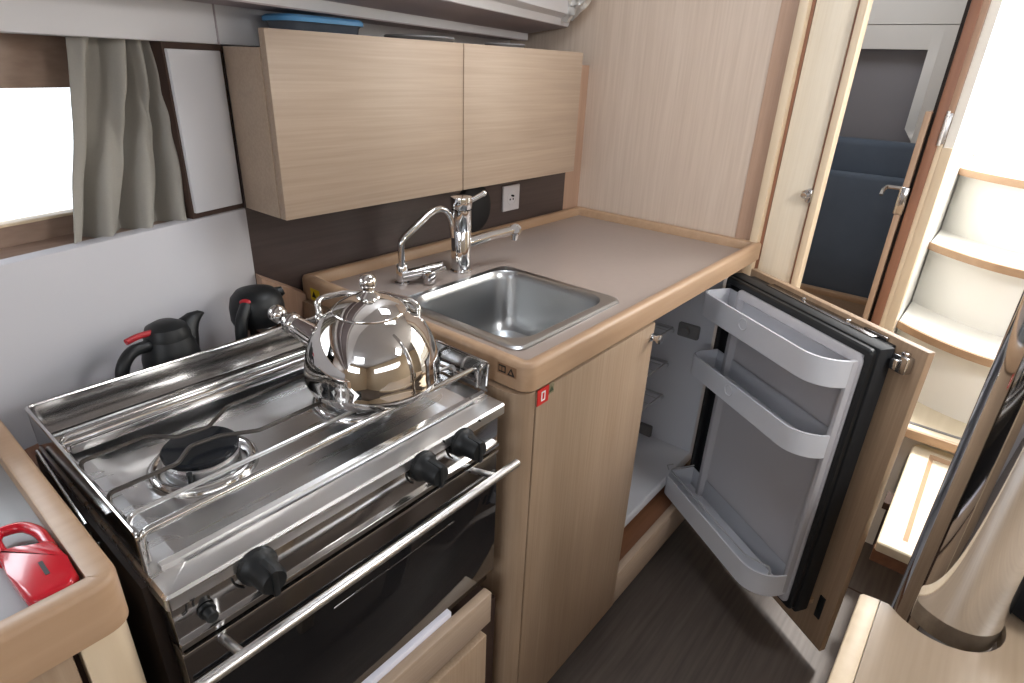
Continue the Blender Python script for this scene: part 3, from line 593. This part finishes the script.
m = NB(); dbox(m, 0.495, 0.530, 0.018, 0.040, 0.855, 0.892, 0.003); dbox(m, 0.500, 0.515, 0.040, 0.050, 0.861, 0.884, 0.002); dbox(m, 0.508, 0.522, 0.022, 0.036, 0.892, 0.900, 0.002); obj('catch', m, STEELP, slab, label='steel catch at the top free corner of the door')
m = NB(); dbox(m, 0.505, 0.522, 0.0181, 0.022, 0.14, 0.21, 0.001); obj('hole_plate', m, BLK, slab)

# ================================================================== stove
SX0, SX1, SYF, SYB = 0.125, 0.642, 0.556, 0.905
t = thing('stove', 'stainless steel two-burner gimballed stove with oven below', 'stove', (0.38, 0.72, 0.50))
m = NB(); box(m, SX0 + 0.004, SX1 - 0.012, 0.535, SYB - 0.005, 0.53, 0.892, 0.004); obj('body', m, DARKST, t)
# deck: pressed tray with raised border
m = NB(); ring(m, (SX0 - 0.002, SX1 - 0.002, 0.5155, SYB - 0.002), 0.006, [(0.0, 0.896), (0.0, 0.911), (0.003, 0.914), (0.034, 0.914), (0.038, 0.9125), (0.054, 0.906), (0.064, 0.9045)], cap0=True, cap1=True, seg=6); obj('deck', m, STEEL, t, ang=16)
m = NB(); prism(m, [(0.5535, 0.914), (0.5535, 0.921), (0.560, 0.923), (0.566, 0.919), (0.566, 0.914)], SX0 + 0.012, SX1 - 0.010, f=lambda a, b, c: (c, a, b)); obj('front_ridge', m, STEELP, t)
# guard on three sides with rolled top edge
m = NB()
pts = [(SX0, SYF), (SX0, SYB), (SX1, SYB), (SX1, SYF)]
box(m, SX0, SX0 + 0.0015, SYF, SYB, 0.910, 0.970); box(m, SX0, SX1, SYB - 0.0015, SYB, 0.917, 0.970); box(m, SX1 - 0.0015, SX1, SYF, SYB, 0.917, 0.970)
gd = obj('guard', m, STEELP, t, label='polished guard panels round three sides')
m = NB(); tube(m, [(SX0, SYF + 0.004, 0.922), (SX0, SYF, 0.969), (SX0, SYB, 0.970), (SX1, SYB, 0.970), (SX1, SYF, 0.969), (SX1, SYF + 0.004, 0.922)], 0.0022, 8, 0.008); obj('rolled_edge', m, STEELP, gd)
# inner ledge with screws along the back
m = NB(); box(m, SX0 + 0.004, SX1 - 0.004, SYB - 0.062, SYB - 0.004, 0.918, 0.922, 0.001); box(m, SX0 + 0.02, SX1 - 0.02, SYB - 0.070, SYB - 0.062, 0.918, 0.932, 0.003); obj('back_ledge', m, STEELP, t)
# fiddle rails: front bar, back bar
m = NB()
tube(m, [(SX0 + 0.014, 0.842, 0.920), (SX0 + 0.014, 0.842, 0.944), (SX1 - 0.016, 0.842, 0.944), (SX1 - 0.016, 0.842, 0.920)], 0.0036, 10, 0.012)
tube(m, [(SX0 + 0.012, 0.826, 0.944), (SX1 - 0.014, 0.826, 0.944)], 0.0024, 8)
obj('back_rail', m, STEELP, t)
m = NB(); tube(m, [(SX0 + 0.008, 0.579, 0.915), (SX0 + 0.008, 0.579, 0.953), (SX1 - 0.006, 0.577, 0.956), (SX1 - 0.004, 0.577, 0.92)], 0.0042, 12, 0.012)
tube(m, [(SX0 + 0.016, 0.583, 0.946), (SX1 - 0.012, 0.583, 0.948)], 0.0026, 8); fr = obj('front_rail', m, STEELP, t)
# pan support: long wires dipping around the burners
BX, BY = 0.254, 0.712; KX, KY = 0.492, 0.705; ZW = 0.948
def wire(y, yj, a, b):
    P = [(SX0 + 0.010, y, 0.921), (SX0 + 0.012, y, ZW)]
    for cx in (BX, KX): P += [(cx - a - 0.018, y, ZW), (cx - 0.016, yj, ZW), (cx + 0.020, yj - 0.004, ZW), (cx + b + 0.015, y - 0.004, ZW)]
    return P + [(SX1 - 0.012, y, ZW), (SX1 - 0.008, y, 0.921)]
for y, yj in ((0.763, 0.731), (0.676, 0.701)):
    m = NB(); tube(m, wire(y, yj, 0.024, 0.046), 0.0028, 8, 0.007); obj('pan_support', m, CASTI, t)
for y in (0.622,):
    m = NB(); tube(m, [(SX0 + 0.010, y, 0.921), (SX0 + 0.012, y, ZW), (SX1 - 0.012, y, ZW), (SX1 - 0.008, y, 0.921)], 0.0029, 8, 0.012); obj('pan_support', m, STEEL, t)
m = NB(); tube(m, [(SX0 + 0.012, 0.842, 0.932), (SX0 + 0.012, 0.585, 0.932)], 0.003, 8); obj('side_rail', m, STEELP, t)
m = NB(); tube(m, [(SX1 - 0.010, 0.842, 0.934), (SX1 - 0.010, 0.575, 0.934)], 0.003, 8); obj('side_rail', m, STEELP, t)
for bx, by in ((BX, BY), (KX, KY)):
    m = NB(); lathe(m, [(0.068, 0.9035), (0.066, 0.911), (0.061, 0.916), (0.056, 0.915), (0.052, 0.908), (0.051, 0.9065)], (bx, by, 0), n=56); cup = obj('burner', m, STEELP, t, ang=60)
    m = NB(); lathe(m, [(0.046, 0.906), (0.046, 0.924), (0.043, 0.927), (0, 0.927)], (bx, by, 0), n=48); obj('burner_ring', m, STEEL, cup)
    m = NB(); lathe(m, [(0.042, 0.9275), (0.0455, 0.929), (0.0465, 0.935), (0.044, 0.9375), (0, 0.9385)], (bx, by, 0), n=48); obj('burner_cap', m, BLKG, cup)
    m = NB(); cyl(m, (bx - 0.034, by - 0.042, 0.908), (bx - 0.034, by - 0.042, 0.932), 0.0035, 10); obj('igniter', m, BLK, cup)
# front control panel, knobs
FY = 0.515
m = NB(); box(m, SX0, 0.622, FY + 0.001, 0.545, 0.842, 0.912, 0.0015); box(m, SX0, 0.622, FY - 0.003, FY + 0.01, 0.842, 0.850, 0.001)
obj('control_panel', m, STEELP, t)
def knob(x, z):
    m = NB(); lathe(m, [(0.022, 0), (0.022, 0.007), (0.019, 0.010), (0.0165, 0.018), (0.0155, 0.036), (0.0135, 0.039), (0, 0.040)], (x, FY, z), (0, -1, 0), 28)
    box(m, x - 0.0035, x + 0.0035, FY - 0.0415, FY - 0.012, z - 0.017, z + 0.017, 0.001)
    return obj('knob', m, BLK, t)
for x in (0.214, 0.458, 0.536): knob(x, 0.893)
m = NB(); cyl(m, (0.156, FY, 0.874), (0.156, FY - 0.004, 0.874), 0.009, 16); cyl(m, (0.156, FY - 0.004, 0.874), (0.156, FY - 0.016, 0.874), 0.0065, 16, bev=0.001); obj('igniter_button', m, BLK, t)
# printed marks
def mark(pts, w=0.0011):
    m = NB(); tube(m, [(p[0], FY - 0.0004, p[1]) for p in pts], w, 4); obj('dial_mark', m, STK_K, t)
for x in (0.214, 0.458, 0.536):
    mark([(x - 0.027 * math.cos(a), 0.893 + 0.027 * math.sin(a)) for a in [(-0.9 + 0.1 * k) for k in range(10)]])
mark([(0.140, 0.895), (0.1385, 0.886), (0.134, 0.8845)]); mark([(0.1435, 0.897), (0.1475, 0.897), (0.1455, 0.888)]); mark([(0.500, 0.912), (0.503, 0.909)], 0.0016); mark([(0.575, 0.912), (0.578, 0.909)], 0.0016)
# oven door
m = NB(); box(m, SX0, 0.624, FY + 0.002, FY + 0.03, 0.575, 0.833, 0.003); od = obj('oven_door', m, DARKST, t)
m = NB(); box(m, SX0 + 0.004, 0.621, FY - 0.0015, FY + 0.004, 0.578, 0.795, 0.001); obj('glass', m, GLASSB, od)
m = NB(); box(m, SX0, 0.624, FY - 0.001, FY + 0.003, 0.8285, 0.8335, 0.001); obj('top_strip', m, STEELP, od)
m = NB(); tube(m, [(SX0 - 0.012, 0.466, 0.838), (0.612, 0.466, 0.838)], 0.0065, 14); 
for x in (0.165, 0.565): tube(m, [(x, 0.466, 0.838), (x, FY + 0.006, 0.822)], 0.005, 10)
obj('handle', m, STEEL, od)
m = NB(); box(m, 0.30, 0.52, FY - 0.0022, FY - 0.0015, 0.752, 0.7535); obj('glass_line', m, STEELP, od)
# side fittings and gimbal
m = NB(); box(m, SX0 - 0.008, SX0 + 0.004, 0.56, 0.90, 0.60, 0.902, 0.001); obj('side_panel', m, KICK, t)
for (y, z) in ((0.70, 0.885), (0.675, 0.885), (0.70, 0.865), (0.675, 0.865), (0.65, 0.875)): obj('vent_slot', B(SX0 - 0.010, SX0 - 0.008, y, y + 0.004, z - 0.006, z + 0.006), STEELP, t)
m = NB(); cyl(m, (SX0 - 0.008, 0.69, 0.845), (SX0 - 0.018, 0.69, 0.845), 0.008, 14); obj('gimbal_pin', m, STEELP, t)
m = NB(); tube(m, [(SX0 - 0.004, 0.895, 0.90), (SX0 - 0.006, 0.89, 0.912), (SX0 - 0.012, 0.70, 0.905)], 0.002, 6); obj('gas_pipe', m, STEELP, t)
m = NB(); cyl(m, (SX1 - 0.015, 0.56, 0.62), (SX1 - 0.002, 0.56, 0.62), 0.006, 12); obj('gimbal_pin', m, STEELP, t)

# ------------------------------------------------------------------ kettle
kx, ky = 0.496, 0.659; K0 = 0.9515
t = thing('kettle', 'mirror-polished whistling kettle with round lid knob on the right burner', 'kettle', (kx, ky, K0))
m = NB(); lathe(m, [(0, K0), (0.080, K0), (0.088, K0 + 0.003), (0.0955, K0 + 0.010), (0.0985, K0 + 0.018), (0.0995, K0 + 0.0205), (0.0985, K0 + 0.023), (0.0990, K0 + 0.036), (0.0965, K0 + 0.055), (0.0905, K0 + 0.075), (0.081, K0 + 0.094), (0.069, K0 + 0.110), (0.057, K0 + 0.120), (0.049, K0 + 0.124)], (kx, ky, 0), n=72)
obj('body', m, KET, t, ang=80)
m = NB(); lathe(m, [(0.0535, K0 + 0.1205), (0.0550, K0 + 0.1225), (0.0525, K0 + 0.1255), (0.042, K0 + 0.133), (0.026, K0 + 0.140), (0.014, K0 + 0.143), (0, K0 + 0.144)], (kx, ky, 0), n=56); ld = obj('lid', m, KET, t, ang=80)
m = NB(); lathe(m, [(0.018, K0 + 0.1415), (0.017, K0 + 0.145), (0.009, K0 + 0.149), (0.007, K0 + 0.152), (0.011, K0 + 0.156), (0.013, K0 + 0.163), (0.011, K0 + 0.171), (0.005, K0 + 0.1745), (0, K0 + 0.175)], (kx, ky, 0), n=32); obj('lid_knob', m, KET, ld, ang=80)
sd = Vector((-0.34, 0.94, 0)).normalized(); s0 = Vector((kx, ky, K0 + 0.048)) + sd * 0.078; s1 = Vector((kx, ky, K0 + 0.074)) + sd * 0.138
m = NB(); tube(m, [s0, s1], [0.023, 0.0145], 28); ax = (s1 - s0).normalized(); lathe(m, [(0.0145, 0), (0.0165, 0.002), (0.0165, 0.012), (0.014, 0.014), (0.013, 0.006)], s1 - ax * 0.004, ax, 28); obj('spout', m, KET, t, ang=60)
m = NB(); wp = s1 + ax * 0.030; ball(m, wp, 0.0145, 24); tube(m, [s1, wp], 0.005, 10); lathe(m, [(0.010, 0), (0.013, 0.003), (0.010, 0.009)], s1 + ax * 0.008, ax, 20); obj('whistle', m, KET, t)
rt = Vector((0.637, -0.771, 0)); bk = Vector((0.5, 0.86, 0)).normalized(); C0 = Vector((kx, ky, K0))
def kp(a, b, z): return C0 + rt * a + bk * b + Vector((0, 0, z))
m = NB(); tube(m, [kp(-0.072, 0.012, 0.098), kp(-0.074, 0.020, 0.122), kp(-0.066, 0.028, 0.127), kp(-0.03, 0.050, 0.128), kp(0.03, 0.050, 0.128), kp(0.066, 0.028, 0.127), kp(0.074, 0.020, 0.122), kp(0.072, 0.012, 0.098)], 0.0046, 12, 0.008); hd_ = obj('handle', m, KET, t)
for a_ in (-0.0725, 0.0725):
    m = NB(); ball(m, kp(a_, 0.013, 0.100), 0.0085, 14); obj('handle_mount', m, KET, t)

# ------------------------------------------------------------------ thermos jugs
ZS = 0.8655
t = thing('thermos_jug', 'black thermos jug with a raised red thumb lever and curved spout against the hull', 'jug', (0.33, 0.955, ZS), group='thermos jugs behind the stove')
jx, jy = 0.330, 0.962
m = NB(); lathe(m, [(0, ZS), (0.040, ZS), (0.042, ZS + 0.004), (0.042, 0.955), (0.040, 0.965)], (jx, jy, 0), n=36); obj('body', m, STEEL, t, label='steel lower body')
m = NB(); lathe(m, [(0.043, 0.925), (0.0425, 0.955), (0.038, 0.975), (0.034, 0.988)], (jx, jy, 0), n=36); obj('collar', m, BLK, t)
m = NB(); lathe(m, [(0.034, 0.982), (0.034, 0.993), (0.029, 1.006), (0.016, 1.013), (0, 1.015)], (jx, jy, 0), n=36); obj('lid', m, BLK, t)
du = -HU; m = NB()
c0_ = Vector((jx, jy, 0))
def jp(c, a, z): return c + du * a + Vector((0, 0, z))
tube(m, [jp(c0_, 0.004, 0.945), jp(c0_, 0.018, 0.966), jp(c0_, 0.028, 0.981), jp(c0_, 0.038, 0.993), jp(c0_, 0.050, 1.001), jp(c0_, 0.062, 1.004), jp(c0_, 0.071, 1.003)], [0.032, 0.030, 0.024, 0.0175, 0.012, 0.007, 0.002], 18); obj('spout', m, BLK, t)
m = NB(); tube(m, [jp(c0_, -0.034, 0.985), jp(c0_, -0.062, 0.988), jp(c0_, -0.082, 0.968), jp(c0_, -0.086, 0.930), jp(c0_, -0.082, 0.885)], 0.0095, 12, 0.02, sq=None); obj('handle', m, BLK, t)
m = NB(); tube(m, [jp(c0_, -0.020, 1.003), jp(c0_, -0.045, 1.006), jp(c0_, -0.066, 1.004)], 0.0048, 10, 0.008); obj('lever', m, REDM, t, label='red thumb lever')
t = thing('thermos_jug', 'black-topped steel thermos jug with a red button in the corner by the worktop', 'jug', (0.50, 0.995, ZS), group='thermos jugs behind the stove')
jx, jy = 0.508, 1.012; c1_ = Vector((jx, jy, 0)); fw = Vector((-0.80, -0.60, 0))
m = NB(); lathe(m, [(0, ZS), (0.042, ZS), (0.045, ZS + 0.005), (0.045, 0.958), (0.043, 0.96)], (jx, jy, 0), n=36); obj('body', m, STEELP, t, label='steel lower body')
m = NB(); lathe(m, [(0.0455, 0.948), (0.048, 0.955), (0.048, 0.978), (0.044, 0.995), (0.034, 1.007), (0.016, 1.012), (0, 1.013)], (jx, jy, 0), n=36); obj('lid', m, BLK, t)
m = NB(); tube(m, [c1_ + fw * -0.02 + Vector((0, 0, 0.98)), c1_ + Vector((0.055, 0.0, 0.994))], [0.022, 0.008], 12); obj('spout', m, BLK, t)
m = NB(); tube(m, [c1_ + fw * 0.040 + Vector((0, 0, 0.992)), c1_ + fw * 0.066 + Vector((0, 0, 0.975)), c1_ + fw * 0.074 + Vector((0, 0, 0.94)), c1_ + fw * 0.072 + Vector((0, 0, 0.88))], 0.0105, 12, 0.02); obj('handle', m, BLK, t)
m = NB(); ball(m, c1_ + fw * 0.033 + Vector((0, 0, 0.998)), 0.013, 14, (1.1, 0.9, 0.45)); obj('button', m, REDM, t, label='red pouring button')

# ------------------------------------------------------------------ drawer under the stove
t = thing('drawer_unit', 'oak drawer and door front below the oven', 'cabinet', (0.38, 0.7, 0.0))
m = NB(); box(m, 0.12, 0.602, 0.500, 0.518, 0.472, 0.545, 0.002); obj('drawer_front', m, OAKH, t)
m = NB(); box(m, 0.12, 0.592, 0.500, 0.518, 0.08, 0.446, 0.002); obj('door', m, OAKV, t)
m = NB(); box(m, 0.11, 0.655, 0.535, 1.0, 0.0, 0.465); obj('carcass', m, GAP, t)
m = NB(); box(m, 0.20, 0.52, 0.519, 0.75, 0.500, 0.5535, 0.002); single('paper_booklet', m, CLOTHW, 'white booklet lying in the open drawer under the oven', 'booklet', (0.36, 0.6, 0.50))

# ------------------------------------------------------------------ foreground counter at left
t = thing('side_counter', 'grey-topped counter with oak edging in the left foreground', 'counter', (-0.2, 0.75, 0))
def sweep(bm, path, prof):
    """plan polyline swept with profile [(inset to the right of travel, z)]"""
    P = [Vector((p[0], p[1])) for p in path]; n = len(P); rows = []
    for i, p in enumerate(P):
        a = (P[i] - P[i - 1]).normalized() if i else (P[1] - P[0]).normalized(); c = (P[i + 1] - P[i]).normalized() if i < n - 1 else a
        t1, t2 = Vector((a.y, -a.x)), Vector((c.y, -c.x)); mm = (t1 + t2).normalized(); k = 1 / max(0.35, mm.dot(t1))
        rows.append([bm.verts.new((p.x + mm.x * d * k, p.y + mm.y * d * k, z)) for d, z in prof])
    m_ = len(prof)
    for A, C in zip(rows, rows[1:]):
        for k in range(m_): bm.faces.new((A[k], A[(k + 1) % m_], C[(k + 1) % m_], C[k]))
    bm.faces.new(rows[0]); bm.faces.new(rows[-1][::-1]); return bm
pth = [(p.x, p.y) for p in fillet([(-0.55, 0.512, 0), (0.097, 0.512, 0), (0.097, 0.975, 0)], 0.026, 8)][::-1]
m = sweep(NB(), pth, [(0.0, 0.915), (0.0, 0.965), (0.002, 0.9695), (0.0045, 0.9705), (0.0205, 0.9705), (0.0225, 0.9690), (0.0230, 0.955), (0.0235, 0.915)]); obj('edging', m, TRIM, t, ang=50)
m = NB(); prism(m, [(-0.54, 0.534), (0.0755, 0.534), (0.0755, 0.968), (-0.54, 0.800)], 0.93, 0.950); obj('surface', m, mat('pale_grey_laminate', srgb(168, 170, 172), 0.35, var=0.03), t)
m = NB(); prism(m, rr(0.052, 0.094, 0.522, 0.93, [0.001, 0.020, 0.001, 0.001]), 0.0, 0.915); obj('corner_post', m, TRIML, t)
m = NB(); box(m, -0.52, 0.046, 0.524, 0.545, 0.05, 0.905, 0.002); obj('front_panel', m, OAKV, t); m = NB(); box(m, -0.52, 0.06, 0.546, 0.79, 0.0, 0.915); obj('carcass', m, GAP, t)

# red lighter on it
t = thing('gas_lighter', 'red plastic gas lighter with a finger loop lying on the left counter', 'lighter', (0.05, 0.6, 0.951))
def lp(a, b, c): return (a, b, c)
zz = 0.951
bodyp = [(0.030, 0.628), (0.0305, 0.590), (0.033, 0.545), (0.038, 0.5355), (0.064, 0.5355), (0.0715, 0.545), (0.0725, 0.575), (0.0715, 0.606), (0.066, 0.616), (0.050, 0.612), (0.040, 0.620), (0.036, 0.632)]
m = NB(); prism(m, bodyp, zz, zz + 0.019, bev=0.005, seg=4); obj('body', m, RED, t, ang=60)
m = NB(); tube(m, [(0.0345, 0.615, zz + 0.011), (0.034, 0.655, zz + 0.011), (0.040, 0.668, zz + 0.011), (0.058, 0.663, zz + 0.011), (0.067, 0.640, zz + 0.011), (0.067, 0.605, zz + 0.011)], 0.0056, 12, 0.010); obj('finger_loop', m, RED, t)
m = NB(); tube(m, [(0.030, 0.664, zz + 0.008), (0.012, 0.715, zz + 0.008), (-0.01, 0.76, zz + 0.008)], 0.0042, 12); obj('barrel', m, STEELP, t)
m = NB(); box(m, 0.052, 0.0555, 0.562, 0.584, zz + 0.0186, zz + 0.0194); obj('slot', m, STK_K, t)
m = NB(); tube(m, [(0.041, 0.622, zz + 0.009), (0.050, 0.630, zz + 0.009), (0.060, 0.622, zz + 0.009)], 0.004, 10, 0.006); obj('trigger', m, STK_K, t)

# ------------------------------------------------------------------ saloon table and post
TZ = 0.765
t = thing('saloon_table', 'pale oak table corner with a rounded cutout around the steel post', 'table', (0.7, -0.3, 0))
holes = [(0.7855, -0.040)] + [(0.832 + 0.072 * math.cos(a), -0.095 + 0.070 * math.sin(a)) for a in [math.radians(142 + 6 * k) for k in range(35)]]
poly = [(0.10, -0.030), (0.7845, -0.030)] + holes + [(0.905, -0.110), (1.35, -0.110), (1.35, -0.95), (0.10, -0.95)]  # unseen right-hand part extended so the table keeps light off the floor
m = NB(); prism(m, poly, TZ - 0.030, TZ); obj('tabletop', m, TABLE, t)
m = NB(); prism(m, [(0.10, -0.0295), (0.10, -0.010), (0.105, -0.006), (0.777, -0.006), (0.781, -0.009), (0.7845, -0.0295)], TZ - 0.034, TZ + 0.002, bev=0.003); obj('edge_strip', m, TRIML, t)
m = NB(); box(m, 0.45, 0.52, -0.60, -0.45, 0, TZ - 0.03, 0.01); obj('pedestal', m, TRIML, t)
m = NB(); cyl(m, (0.838, -0.102, 0.0), (0.838, -0.102, 1.95), 0.0575, 96)
single('steel_post', m, CHROME, 'wide mirror-polished steel post rising through the table cutout', 'post', (0.838, -0.102, 0), ang=60)
m = NB(); lathe(m, [(0, TZ), (0.074, TZ + 0.001), (0.083, TZ + 0.008), (0.086, TZ + 0.03), (0.087, TZ + 0.085), (0.081, TZ + 0.095), (0, TZ + 0.097)], (0.935, -0.219, 0), n=48)
single('round_container', m, BLKM, 'black rounded container on the table behind the steel post', 'container', (0.935, -0.219, TZ), ang=60)
